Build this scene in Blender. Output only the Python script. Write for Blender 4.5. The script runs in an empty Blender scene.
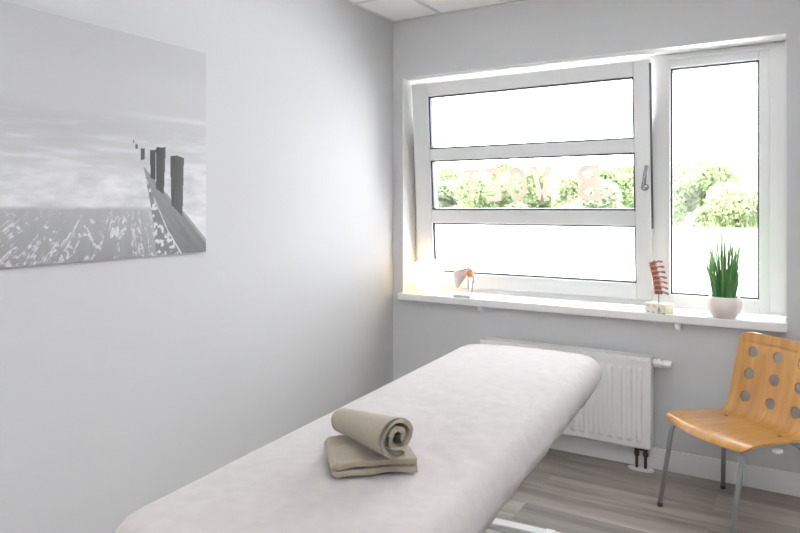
import bpy, bmesh, math, random
import numpy as np
from mathutils import Vector, Matrix
scene = bpy.context.scene
random.seed(7)
R = math.radians

# ------------------------------------------------------------------ camera
CAM = Vector((2.397, -3.859, 1.45))
cam_d = bpy.data.cameras.new('camera')
cam = bpy.data.objects.new('camera', cam_d)
scene.collection.objects.link(cam)
cam.location = CAM
cam.rotation_euler = (R(90), 0, R(31.2437))
cam_d.sensor_fit = 'HORIZONTAL'
cam_d.sensor_width = 36
cam_d.lens = 36 * 661 / 800
cam_d.shift_y = -60.5 / 800
cam_d.clip_start = 0.05
cam_d.clip_end = 400
scene.camera = cam

# ------------------------------------------------------------------ world, fill light, exposure
world = bpy.data.worlds.new('overcast_sky')
scene.world = world
world.use_nodes = True
wn = world.node_tree
# overcast sky: brighter overhead than at the horizon
SKY_HORIZON, SKY_ZENITH = 2.9, 9.5
_bg = wn.nodes['Background']
_bg.inputs[0].default_value = (0.945, 0.965, 1.0, 1)
_tc = wn.nodes.new('ShaderNodeTexCoord')
_sx = wn.nodes.new('ShaderNodeSeparateXYZ')
_mr = wn.nodes.new('ShaderNodeMapRange')
_mr.inputs['From Min'].default_value = 0; _mr.inputs['From Max'].default_value = 1
_mr.inputs['To Min'].default_value = SKY_HORIZON; _mr.inputs['To Max'].default_value = SKY_ZENITH
wn.links.new(_tc.outputs['Generated'], _sx.inputs[0])
wn.links.new(_sx.outputs['Z'], _mr.inputs['Value'])
wn.links.new(_mr.outputs[0], _bg.inputs[1])
vs = scene.view_settings
vs.view_transform = 'Standard'
vs.look = 'None'
vs.exposure = 1.88
vs.gamma = 1.0
vs.use_curve_mapping = False
FILL_POWER = 5.5       # radiance of the unseen fill panels added overhead

# ------------------------------------------------------------------ helpers
COL = scene.collection

def mat(name, color, rough=0.5, metal=0.0, spec=0.5, noise=None, bump=None, trans=None):
    """noise=(scale, amount) varies the base colour; bump=(scale, strength, distance)."""
    m = bpy.data.materials.new(name)
    m.use_nodes = True
    nt = m.node_tree
    b = nt.nodes['Principled BSDF']
    b.inputs['Base Color'].default_value = (*color, 1)
    b.inputs['Roughness'].default_value = rough
    b.inputs['Metallic'].default_value = metal
    b.inputs['Specular IOR Level'].default_value = spec
    tc = None
    if noise or bump:
        tc = nt.nodes.new('ShaderNodeTexCoord')
    if noise:
        n = nt.nodes.new('ShaderNodeTexNoise')
        n.inputs['Scale'].default_value = noise[0]
        n.inputs['Detail'].default_value = 5
        nt.links.new(tc.outputs['Object'], n.inputs['Vector'])
        mx = nt.nodes.new('ShaderNodeMix')
        mx.data_type = 'RGBA'
        k = noise[1]
        mx.inputs[6].default_value = (*[c * (1 - k) for c in color], 1)
        mx.inputs[7].default_value = (*[min(1, c * (1 + k)) for c in color], 1)
        nt.links.new(n.outputs['Fac'], mx.inputs[0])
        nt.links.new(mx.outputs[2], b.inputs['Base Color'])
    if bump:
        n2 = nt.nodes.new('ShaderNodeTexNoise')
        n2.inputs['Scale'].default_value = bump[0]
        n2.inputs['Detail'].default_value = 4
        nt.links.new(tc.outputs['Object'], n2.inputs['Vector'])
        bp = nt.nodes.new('ShaderNodeBump')
        bp.inputs['Strength'].default_value = bump[1]
        bp.inputs['Distance'].default_value = bump[2]
        nt.links.new(n2.outputs['Fac'], bp.inputs['Height'])
        nt.links.new(bp.outputs['Normal'], b.inputs['Normal'])
    return m

class MB:
    def __init__(self):
        self.v, self.f, self.mi, self.sm = [], [], [], []
    def add(self, vs_, fs_, mi=0, smooth=False):
        o = len(self.v)
        self.v += [tuple(p) for p in vs_]
        for f in fs_:
            self.f.append([i + o for i in f]); self.mi.append(mi); self.sm.append(smooth)
        return self
    def box(self, x0, x1, y0, y1, z0, z1, mi=0, M=None):
        p = [Vector((x, y, z)) for x in (x0, x1) for y in (y0, y1) for z in (z0, z1)]
        if M is not None: p = [M @ q for q in p]
        return self.add(p, [(0,1,3,2),(4,6,7,5),(0,4,5,1),(2,3,7,6),(0,2,6,4),(1,5,7,3)], mi)
    def lathe(self, prof, c=(0,0,0), n=32, mi=0, axis='Z', cap=True, k=1):
        prof = [(r*k, z*k) for r, z in prof]
        vs_, fs_ = [], []
        for r, z in prof:
            for k in range(n):
                a = 2*math.pi*k/n
                p = (r*math.cos(a), r*math.sin(a), z)
                if axis == 'X': p = (p[2], p[0], p[1])
                if axis == 'Y': p = (p[1], p[2], p[0])
                vs_.append((p[0]+c[0], p[1]+c[1], p[2]+c[2]))
        m = len(prof)
        for i in range(m-1):
            for k in range(n):
                fs_.append((i*n+k, i*n+(k+1)%n, (i+1)*n+(k+1)%n, (i+1)*n+k))
        if cap:
            fs_.append(tuple(range(n-1, -1, -1)))
            fs_.append(tuple((m-1)*n+k for k in range(n)))
        return self.add(vs_, fs_, mi, True)
    def tube(self, pts, r, n=12, mi=0):
        pts = [Vector(p) for p in pts]
        rr = r if isinstance(r, (list, tuple)) else [r]*len(pts)
        vs_, fs_ = [], []
        up = None
        for i, p in enumerate(pts):
            t = (pts[min(i+1, len(pts)-1)] - pts[max(i-1, 0)]).normalized()
            if up is None:
                a = Vector((0,0,1)) if abs(t.z) < .9 else Vector((1,0,0))
                up = (a - t*a.dot(t)).normalized()
            else:
                up = (up - t*up.dot(t)).normalized()
            s = t.cross(up)
            for k in range(n):
                a = 2*math.pi*k/n
                vs_.append(p + (up*math.cos(a) + s*math.sin(a))*rr[i])
        for i in range(len(pts)-1):
            for k in range(n):
                fs_.append((i*n+k, i*n+(k+1)%n, (i+1)*n+(k+1)%n, (i+1)*n+k))
        fs_.append(tuple(range(n-1, -1, -1)))
        fs_.append(tuple((len(pts)-1)*n+k for k in range(n)))
        return self.add(vs_, fs_, mi, True)
    def build(self, name, m, parent=None, bevel=0, subsurf=0, smooth=None, solid=0, fixn=True):
        me = bpy.data.meshes.new(name)
        me.from_pydata(self.v, [], self.f)
        for mm in (m if isinstance(m, (list, tuple)) else [m]): me.materials.append(mm)
        for i, p in enumerate(me.polygons):
            p.material_index = self.mi[i]
            p.use_smooth = self.sm[i] if smooth is None else smooth
        if fixn:
            bm = bmesh.new(); bm.from_mesh(me)
            bmesh.ops.recalc_face_normals(bm, faces=bm.faces)
            bm.to_mesh(me); bm.free()
        o = bpy.data.objects.new(name, me)
        COL.objects.link(o)
        if parent: o.parent = parent
        if solid:
            s = o.modifiers.new('solid', 'SOLIDIFY'); s.thickness = solid; s.offset = 0
        if bevel:
            b = o.modifiers.new('bevel', 'BEVEL'); b.width = bevel; b.segments = 3; b.limit_method = 'ANGLE'; b.angle_limit = R(40)
        if subsurf:
            s = o.modifiers.new('subsurf', 'SUBSURF'); s.levels = subsurf; s.render_levels = subsurf
        return o

def empty(name, loc=(0,0,0), rz=0):
    o = bpy.data.objects.new(name, None)
    o.empty_display_size = .1
    o.location = loc; o.rotation_euler = (0,0,rz)
    COL.objects.link(o)
    return o

def tag(o, label, cat, group=None, kind=None):
    o['label'] = label; o['category'] = cat
    if group: o['group'] = group
    if kind: o['kind'] = kind
    return o

def structure(o):
    o['kind'] = 'structure'; return o

def arc_pts(pts, rad, seg=6):
    """round the inner corners of a polyline"""
    pts = [Vector(p) for p in pts]
    out = [pts[0]]
    for i in range(1, len(pts)-1):
        a, b, c = pts[i-1], pts[i], pts[i+1]
        u = (a-b); w = (c-b)
        r = min(rad, u.length*.45, w.length*.45)
        p0 = b + u.normalized()*r; p1 = b + w.normalized()*r
        for k in range(seg+1):
            t = k/seg
            out.append(p0*(1-t)**2 + b*2*t*(1-t) + p1*t*t)
    out.append(pts[-1])
    return out

def vnoise(x, y, seed=0):
    """smooth 2-D value noise, numpy arrays, 0..1"""
    rs = np.random.RandomState(seed)
    T = rs.rand(256, 256)
    xi = np.floor(x).astype(int); yi = np.floor(y).astype(int)
    xf = x - xi; yf = y - yi
    xf = xf*xf*(3-2*xf); yf = yf*yf*(3-2*yf)
    g = lambda a, b: T[a % 256, b % 256]
    return (g(xi,yi)*(1-xf)+g(xi+1,yi)*xf)*(1-yf) + (g(xi,yi+1)*(1-xf)+g(xi+1,yi+1)*xf)*yf

def fbm(x, y, seed=0, octs=4):
    s = 0; a = .5; t = 0
    for o in range(octs):
        s = s + a*vnoise(x*2**o, y*2**o, seed+o); t += a; a *= .5
    return s/t

# ------------------------------------------------------------------ materials
M_wall = mat('grey_wall_paint', (.63, .63, .635), .8, spec=.12, bump=(260, .06, .002))
M_ceil = mat('ceiling_tile_white', (.93, .93, .92), .8, bump=(300, .1, .002))
M_tbar = mat('ceiling_bar_white', (.70, .70, .69), .6)
M_upvc = mat('white_window_plastic', (.80, .80, .79), .32)
M_reveal = mat('white_reveal_paint', (.86, .86, .85), .5)
M_gasket = mat('dark_rubber_gasket', (.035, .04, .045), .5)
M_white = mat('white_lacquer', (.83, .83, .81), .35)
M_rad = mat('radiator_enamel', (.90, .90, .885), .3)
M_dark = mat('dark_void_metal', (.05, .05, .05), .7)
M_chrome = mat('brushed_steel', (.32, .32, .33), .25, 1.0)
M_greymetal = mat('grey_powder_metal', (.36, .37, .38), .35, .35)
M_brass = mat('aged_brass_valve', (.13, .10, .07), .45, .6)
M_base = mat('skirting_white', (.88, .88, .87), .42)

def m_floor():
    m = bpy.data.materials.new('grey_oak_laminate'); m.use_nodes = True
    nt = m.node_tree; b = nt.nodes['Principled BSDF']; L = nt.links
    tc = nt.nodes.new('ShaderNodeTexCoord')
    br = nt.nodes.new('ShaderNodeTexBrick')
    br.offset = .37; br.inputs['Scale'].default_value = 1
    br.inputs['Brick Width'].default_value = 1.25; br.inputs['Row Height'].default_value = .195
    br.inputs['Mortar Size'].default_value = .0016; br.inputs['Mortar Smooth'].default_value = .2
    br.inputs['Color1'].default_value = (0, 0, 0, 1); br.inputs['Color2'].default_value = (1, 1, 1, 1)
    br.inputs['Mortar'].default_value = (.3, .3, .3, 1)
    L.new(tc.outputs['Object'], br.inputs['Vector'])
    # grain, stretched along the plank, shifted per plank
    mp = nt.nodes.new('ShaderNodeMapping'); mp.inputs['Scale'].default_value = (.9, 7.5, 1)
    L.new(tc.outputs['Object'], mp.inputs['Vector'])
    ad = nt.nodes.new('ShaderNodeVectorMath'); ad.operation = 'MULTIPLY_ADD'
    L.new(br.outputs['Color'], ad.inputs[0]); ad.inputs[1].default_value = (7, 5, 9); L.new(mp.outputs['Vector'], ad.inputs[2])
    n = nt.nodes.new('ShaderNodeTexNoise'); n.inputs['Scale'].default_value = 1.5; n.inputs['Detail'].default_value = 7; n.inputs['Distortion'].default_value = .5
    L.new(ad.outputs[0], n.inputs['Vector'])
    cr = nt.nodes.new('ShaderNodeValToRGB')
    e = cr.color_ramp.elements
    e[0].position = .28; e[0].color = (.17, .135, .105, 1)
    e[1].position = .72; e[1].color = (.52, .47, .415, 1)
    k = e.new(.5); k.color = (.34, .295, .25, 1)
    L.new(n.outputs['Fac'], cr.inputs['Fac'])
    mx = nt.nodes.new('ShaderNodeMix'); mx.data_type = 'RGBA'; mx.blend_type = 'MULTIPLY'; mx.inputs[0].default_value = 1
    L.new(cr.outputs['Color'], mx.inputs[6])
    r2 = nt.nodes.new('ShaderNodeMapRange'); r2.inputs['To Min'].default_value = .66; r2.inputs['To Max'].default_value = 1.12
    L.new(br.outputs['Color'], r2.inputs['Value']); 
    L.new(r2.outputs[0], mx.inputs[7])
    L.new(mx.outputs[2], b.inputs['Base Color'])
    b.inputs['Roughness'].default_value = .55
    b.inputs['Specular IOR Level'].default_value = 1.0
    b.inputs['Coat Weight'].default_value = .9; b.inputs['Coat Roughness'].default_value = .42
    bp = nt.nodes.new('ShaderNodeBump'); bp.inputs['Strength'].default_value = .12; bp.inputs['Distance'].default_value = .002
    L.new(n.outputs['Fac'], bp.inputs['Height']); L.new(bp.outputs['Normal'], b.inputs['Normal'])
    return m

def m_glass():
    m = bpy.data.materials.new('clear_glass'); m.use_nodes = True
    nt = m.node_tree; L = nt.links
    for n in list(nt.nodes):
        if n.type != 'OUTPUT_MATERIAL': nt.nodes.remove(n)
    out = [n for n in nt.nodes if n.type == 'OUTPUT_MATERIAL'][0]
    t = nt.nodes.new('ShaderNodeBsdfTransparent'); t.inputs[0].default_value = (.98, .98, .985, 1)
    g = nt.nodes.new('ShaderNodeBsdfGlossy'); g.inputs['Roughness'].default_value = .02
    fr = nt.nodes.new('ShaderNodeFresnel'); fr.inputs['IOR'].default_value = 1.3
    mx = nt.nodes.new('ShaderNodeMixShader')
    L.new(fr.outputs[0], mx.inputs[0]); L.new(t.outputs[0], mx.inputs[1]); L.new(g.outputs[0], mx.inputs[2])
    L.new(mx.outputs[0], out.inputs[0])
    return m

def m_film(name, col, tr, clear=None):
    """frosted film: light passes through diffused"""
    m = bpy.data.materials.new(name); m.use_nodes = True
    nt = m.node_tree; L = nt.links
    for n in list(nt.nodes):
        if n.type != 'OUTPUT_MATERIAL': nt.nodes.remove(n)
    out = [n for n in nt.nodes if n.type == 'OUTPUT_MATERIAL'][0]
    t = nt.nodes.new('ShaderNodeBsdfTranslucent'); t.inputs[0].default_value = (*col, 1)
    c = nt.nodes.new('ShaderNodeBsdfTransparent'); c.inputs[0].default_value = (*(clear or col), 1)
    mx = nt.nodes.new('ShaderNodeMixShader'); mx.inputs[0].default_value = tr
    L.new(t.outputs[0], mx.inputs[1]); L.new(c.outputs[0], mx.inputs[2])
    L.new(mx.outputs[0], out.inputs[0])
    return m

def m_emit(name, col, s):
    m = bpy.data.materials.new(name); m.use_nodes = True
    b = m.node_tree.nodes['Principled BSDF']
    b.inputs['Base Color'].default_value = (.85, .84, .8, 1)
    b.inputs['Emission Color'].default_value = (*col, 1)
    b.inputs['Emission Strength'].default_value = s
    return m

def m_wood():
    m = bpy.data.materials.new('beech_veneer'); m.use_nodes = True
    nt = m.node_tree; b = nt.nodes['Principled BSDF']; L = nt.links
    tc = nt.nodes.new('ShaderNodeTexCoord')
    mp = nt.nodes.new('ShaderNodeMapping'); mp.inputs['Scale'].default_value = (14, 1.6, 1.6)
    L.new(tc.outputs['Object'], mp.inputs['Vector'])
    n = nt.nodes.new('ShaderNodeTexNoise'); n.inputs['Scale'].default_value = 2.2; n.inputs['Detail'].default_value = 6; n.inputs['Distortion'].default_value = .6
    L.new(mp.outputs[0], n.inputs['Vector'])
    cr = nt.nodes.new('ShaderNodeValToRGB'); e = cr.color_ramp.elements
    e[0].position = .3; e[0].color = (.56, .27, .06, 1)
    e[1].position = .72; e[1].color = (.72, .39, .105, 1)
    L.new(n.outputs['Fac'], cr.inputs['Fac']); L.new(cr.outputs['Color'], b.inputs['Base Color'])
    b.inputs['Roughness'].default_value = .34
    b.inputs['Coat Weight'].default_value = .8; b.inputs['Coat Roughness'].default_value = .16
    return m

def m_fleece(name, col, k=.05, scale=14, fine=420, fs=.35, sheen=.4):
    m = mat(name, col, .95, spec=.1, noise=(scale, k), bump=(fine, fs, .003))
    b = m.node_tree.nodes['Principled BSDF']
    b.inputs['Sheen Weight'].default_value = sheen
    b.inputs['Sheen Roughness'].default_value = .5
    return m

M_floor = m_floor(); M_glass = m_glass(); M_wood = m_wood()
M_film = m_film('frosted_window_film', (.985, .985, .99), .03)
M_letter = m_film('cream_letter_film', (.264, .236, .208), .02, (.95, .95, .95))
M_sheet = m_fleece('greige_plush_sheet', (.46, .425, .408), .15, 26, 520, .5)
M_towel = m_fleece('taupe_terry_towel', (.335, .29, .222), .12, 60, 420, .8, .25)

# ------------------------------------------------------------------ room shell
X0, X1 = 0.0, 3.35          # left and right wall faces
Y0, Y1 = -5.3, 0.0          # back and window wall faces
ZC = 2.714
XL, XR = 0.077, 2.335       # window opening
ZS, ZT = 0.865, 2.322       # sill top and head
WT = 0.36                   # thickness of the outside wall

structure(MB().box(X0-.15, X1+.15, Y0-.15, WT, -.12, 0).build('floor', M_floor))
structure(MB().box(X0-.15, X0, Y0-.15, WT, 0, ZC).build('wall_left', M_wall))
structure(MB().box(X1, X1+.15, Y0-.15, WT, 0, ZC).build('wall_right', M_wall))
BX0, BX1, BZ0, BZ1 = .50, 1.30, .95, 2.05       # unseen opening added behind the camera for fill light
structure(MB().box(X0, BX0, Y0-.15, Y0, 0, ZC).box(BX1, X1, Y0-.15, Y0, 0, ZC).box(BX0, BX1, Y0-.15, Y0, 0, BZ0).box(BX0, BX1, Y0-.15, Y0, BZ1, ZC).build('wall_back', M_wall))
w = MB()
w.box(X0, XL, Y1, WT, 0, ZC).box(XR, X1, Y1, WT, 0, ZC)
w.box(XL, XR, Y1, WT, 0, ZS-.05).box(XL, XR, Y1, WT, ZT, ZC)
w.box(XL, XR, .27, WT, 2.225, ZT)          # outer lintel hangs lower than the inner one
structure(w.build('wall_window', M_wall))
c = MB().box(X0-.15, X1+.15, Y0-.15, WT, ZC, ZC+.12)
for k in range(-1, 6):
    x = .375 + .6*k
    if X0 < x < X1: c.box(x-.012, x+.012, Y0, Y1, ZC-.004, ZC+.001, 1)
for k in range(9):
    y = -.48 - .6*k
    if Y0 < y: c.box(X0, X1, y-.012, y+.012, ZC-.0045, ZC+.001, 1)
c.box(X0, X1, Y1-.02, Y1, ZC-.004, ZC+.001, 1).box(X0, X0+.02, Y0, Y1, ZC-.0042, ZC+.001, 1)
structure(c.build('ceiling', [M_ceil, M_tbar]))
structure(MB().box(X0+.014, X1, -.014, Y1, 0, .115).build('baseboard_window', M_base, bevel=.003))
structure(MB().box(X0, X0+.014, Y0, Y1, 0, .115).build('baseboard_left', M_base, bevel=.003))
structure(MB().box(X1-.014, X1, Y0, -.014, 0, .115).build('baseboard_right', M_base, bevel=.003))
# white plastered linings of the window opening
t = MB()
t.box(XL, XL+.004, .0, .17, ZS, ZT).box(XR-.004, XR, 0, .17, ZS, ZT).box(XL, XR, 0, .17, ZT-.004, ZT)
structure(t.build('trim_1', M_reveal))

# fill light panels added out of view, in the tile grid
M_fill_panel = m_emit('lamp_diffuser', (.97, .965, 1.0), FILL_POWER)
for i, (x, y) in enumerate(((2.475, -2.58), (2.475, -3.78))):
    lp = empty('ceiling_panel_lamp', (x, y, ZC))
    tag(lp, ['square white lamp panel set in the ceiling, nearer the window',
             'square white lamp panel set in the ceiling, nearer the back wall'][i], 'ceiling lamp')
    fr = MB()
    for a, b_, c_, d in ((-.29,.29,-.29,-.27),(-.29,.29,.27,.29),(-.29,-.27,-.27,.27),(.27,.29,-.27,.27)):
        fr.box(a, b_, c_, d, -.014, -.0005)
    fr.build('lamp_frame', M_white, lp)
    MB().box(-.27, .27, -.27, .27, -.010, -.0005).build('lamp_diffuser', M_fill_panel, lp)

# ------------------------------------------------------------------ window
FY = .17       # front plane of the fixed frame
win = structure(empty('window_1', (XL, FY, ZS)))
def W(o): o.location = o.location - Vector((XL, FY, ZS)); return o
fr = MB()
MX0, MX1 = 1.655, 1.757     # mullion
GX0, GX1, GZ0, GZ1 = 1.757, 2.205, .945, 2.238   # fixed light
y0, y1 = FY, FY+.108
fr.box(XL+.004, XL+.06, y0, y1, ZS, ZT-.004)
fr.box(GX1, XR-.004, y0, y1, ZS, ZT-.004)
fr.box(MX0, MX1, y0, y1, ZS, ZT-.004)
fr.box(XL+.06, MX0, y0, y1, ZS, ZS+.05).box(XL+.06, MX0, y0, y1, ZT-.055, ZT-.004)
fr.box(XL+.06, .195, FY+.092, y1, ZS+.05, ZT-.055).box(1.605, MX0, FY+.092, y1, ZS+.05, ZT-.055)   # rebate behind the sash, widened to cut light through the gap
fr.box(.195, 1.605, FY+.092, y1, ZS+.05, .965).box(.195, 1.605, FY+.092, y1, 2.215, ZT-.055)
fr.box(MX1, GX1, y0, y1, ZS, GZ0).box(MX1, GX1, y0, y1, GZ1, ZT-.004)
W(fr.build('window_frame', M_upvc, win, bevel=.004))
# stepped bead round the fixed light's outer edge
bd = MB()
bd.box(GX1+.05, XR-.006, y0-.012, y0, ZS+.02, ZT-.02)
bd.box(MX1-.0, GX1+.05, y0-.012, y0, GZ1+.045, ZT-.02)
W(bd.build('frame_bead', M_upvc, win, bevel=.003))

def ring(x0, x1, z0, z1, ya, yb, t_):
    m_ = MB()
    m_.box(x0, x0+t_, ya, yb, z0, z1).box(x1-t_, x1, ya, yb, z0, z1)
    m_.box(x0+t_, x1-t_, ya, yb, z0, z0+t_).box(x0+t_, x1-t_, ya, yb, z1-t_, z1)
    return m_
gy = FY+.035
W(ring(GX0, GX1, GZ0, GZ1, gy-.010, gy+.016, .009).build('gasket', M_gasket, win))
gp = W(MB().box(GX0+.006, GX1-.006, gy, gy+.006, GZ0+.006, GZ1-.006).build('glass_pane', M_glass, win))
fl = W(MB().box(GX0+.006, GX1-.006, gy-.0012, gy-.0003, GZ0+.006, 1.329).build('frosted_film', M_film, win))

# tilted opening sash, hinged along its bottom edge
SX0, SX1, SZ0, SZ1 = .122, 1.664, .905, 2.283
sash = empty('window_sash', (0, 0, 0)); sash.parent = win
sash.location = (SX0-XL, .158-FY, SZ0-ZS)
sash.rotation_euler = (R(4.4), 0, 0)
SWd, SH = SX1-SX0, SZ1-SZ0
px0, px1 = .243-SX0, 1.58-SX0
panes = [(1.000-SZ0, 1.338-SZ0), (1.425-SZ0, 1.760-SZ0), (1.838-SZ0, 2.192-SZ0)]
s = MB()
sy0, sy1 = -.012, .086
s.box(0, px0, sy0, sy1, 0, SH).box(px1, SWd, sy0, sy1, 0, SH)
zz = [0] + [q for p in panes for q in p] + [SH]
for k in range(0, 8, 2): s.box(px0, px1, sy0, sy1, zz[k], zz[k+1])
s.build('sash_frame', M_upvc, sash, bevel=.005)
g_ = MB()
for a, b_ in panes:
    r_ = ring(px0, px1, a, b_, .002, .040, .010)
    g_.add(r_.v, r_.f)
g_.box(SWd, SWd+.003, .004, .05, SH*.30, SH-.02)
g_.build('gasket', M_gasket, sash)
for i, (a, b_) in enumerate(panes):
    MB().box(px0+.006, px1-.006, .014, .020, a+.006, b_-.006).build('glass_pane', M_glass, sash)
MB().box(px0+.006, px1-.006, .0122, .0135, panes[0][0]+.006, panes[0][1]-.006).build('frosted_film', M_film, sash)

# lettering stuck on the outside of the middle pane, so it reads mirrored from in here
def letters():
    m_ = MB()
    S = .034      # stroke
    H = .215; Wd = .135
    def poly(pts): m_.add([(x, 0, z) for x, z in pts], [tuple(range(len(pts)))])
    def rect(a, b_, c_, d): poly([(a, c_), (b_, c_), (b_, d), (a, d)])
    def ringed(cx, cz, rx, rz, a0, a1, n=20, t=S):
        for k in range(n):
            u, v = a0+(a1-a0)*k/n, a0+(a1-a0)*(k+1)/n
            poly([(cx+rx*math.cos(u), cz+rz*math.sin(u)), (cx+rx*math.cos(v), cz+rz*math.sin(v)),
                  (cx+(rx-t)*math.cos(v), cz+(rz-t)*math.sin(v)), (cx+(rx-t)*math.cos(u), cz+(rz-t)*math.sin(u))])
    cur = m_
    out = MB()
    def put(x):            # mirror and place: x = right edge seen from inside
        out.add([(x - q[0], 0, q[2]) for q in m_.v], m_.f)
        m_.v.clear(); m_.f.clear(); m_.mi.clear(); m_.sm.clear()
    # B
    rect(0, S, 0, H)
    for cz, hz in ((H*.25, H*.25), (H*.75, H*.25)):
        ringed(Wd-.06, cz, .06, hz, -math.pi/2, math.pi/2)
        rect(S, Wd-.06, cz-hz, cz-hz+S*.92); rect(S, Wd-.06, cz+hz-S*.92, cz+hz)
    put(1.372)
    rect(0, .034, 0, .036); put(1.205)
    # V
    poly([(0, H), (S*1.15, H), (.07+S*.3, 0), (.07-S*.55, 0)]); poly([(.14, H), (.14-S*1.15, H), (.07-S*.3, 0), (.07+S*.55, 0)])
    put(1.083)
    ringed(.066, H/2, .066, H/2, 0, 2*math.pi, 36); put(.917)          # O
    rect(0, S, 0, H); rect(S, .105, 0, S); rect(S, .105, H-S, H); rect(S, .095, H/2-S/2, H/2+S/2); put(.742)   # E
    rect(.045, .045+S, 0, H-S); rect(0, .12, H-S, H); put(.593)       # T
    out.v = [(x-SX0, .0215, z+1.482-SZ0) for x, y, z in out.v]
    return out
letters().build('window_lettering', M_letter, sash, solid=.001)

# handle, tilted lever on the sash's right stile
h = MB()
hx, hz = 1.634-SX0, 1.56-SZ0
h.lathe([(.021, 0), (.021, -.010), (.015, -.016)], (hx+.001, sy0, hz), 20, axis='Y')
h.tube(arc_pts([(hx, sy0-.010, hz), (hx, sy0-.048, hz), (hx+.022, sy0-.052, hz+.125)], .014), [.0115]*8+[.0105], 12)
h.build('window_handle', M_chrome, sash)

# sill board on two small brackets
sl = W(MB().box(XL-.006, XR+.004, -.060, FY, ZS-.046, ZS).build('window_sill', M_white, win, bevel=.006))
for bx in (.667, 1.828):
    b_ = MB().box(bx-.012, bx+.012, -.055, 0, ZS-.072, ZS-.046).box(bx-.012, bx+.012, -.012, 0, ZS-.090, ZS-.07)
    W(b_.build('sill_bracket', M_white, win, bevel=.003))

w2 = structure(empty('window_2', (0, 0, 0)))  # added window, out of view, lets in daylight to brighten the window wall
ring(BX0, BX1, BZ0, BZ1, Y0-.12, Y0-.05, .06).build('window_frame', M_upvc, w2, bevel=.004)
MB().box(BX0+.06, BX1-.06, Y0-.09, Y0-.084, BZ0+.06, BZ1-.06).build('glass_pane', M_glass, w2)
MB().box(BX0-.02, BX1+.02, Y0-.05, Y0+.08, BZ0-.04, BZ0).build('window_sill', M_white, w2, bevel=.005)

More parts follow.
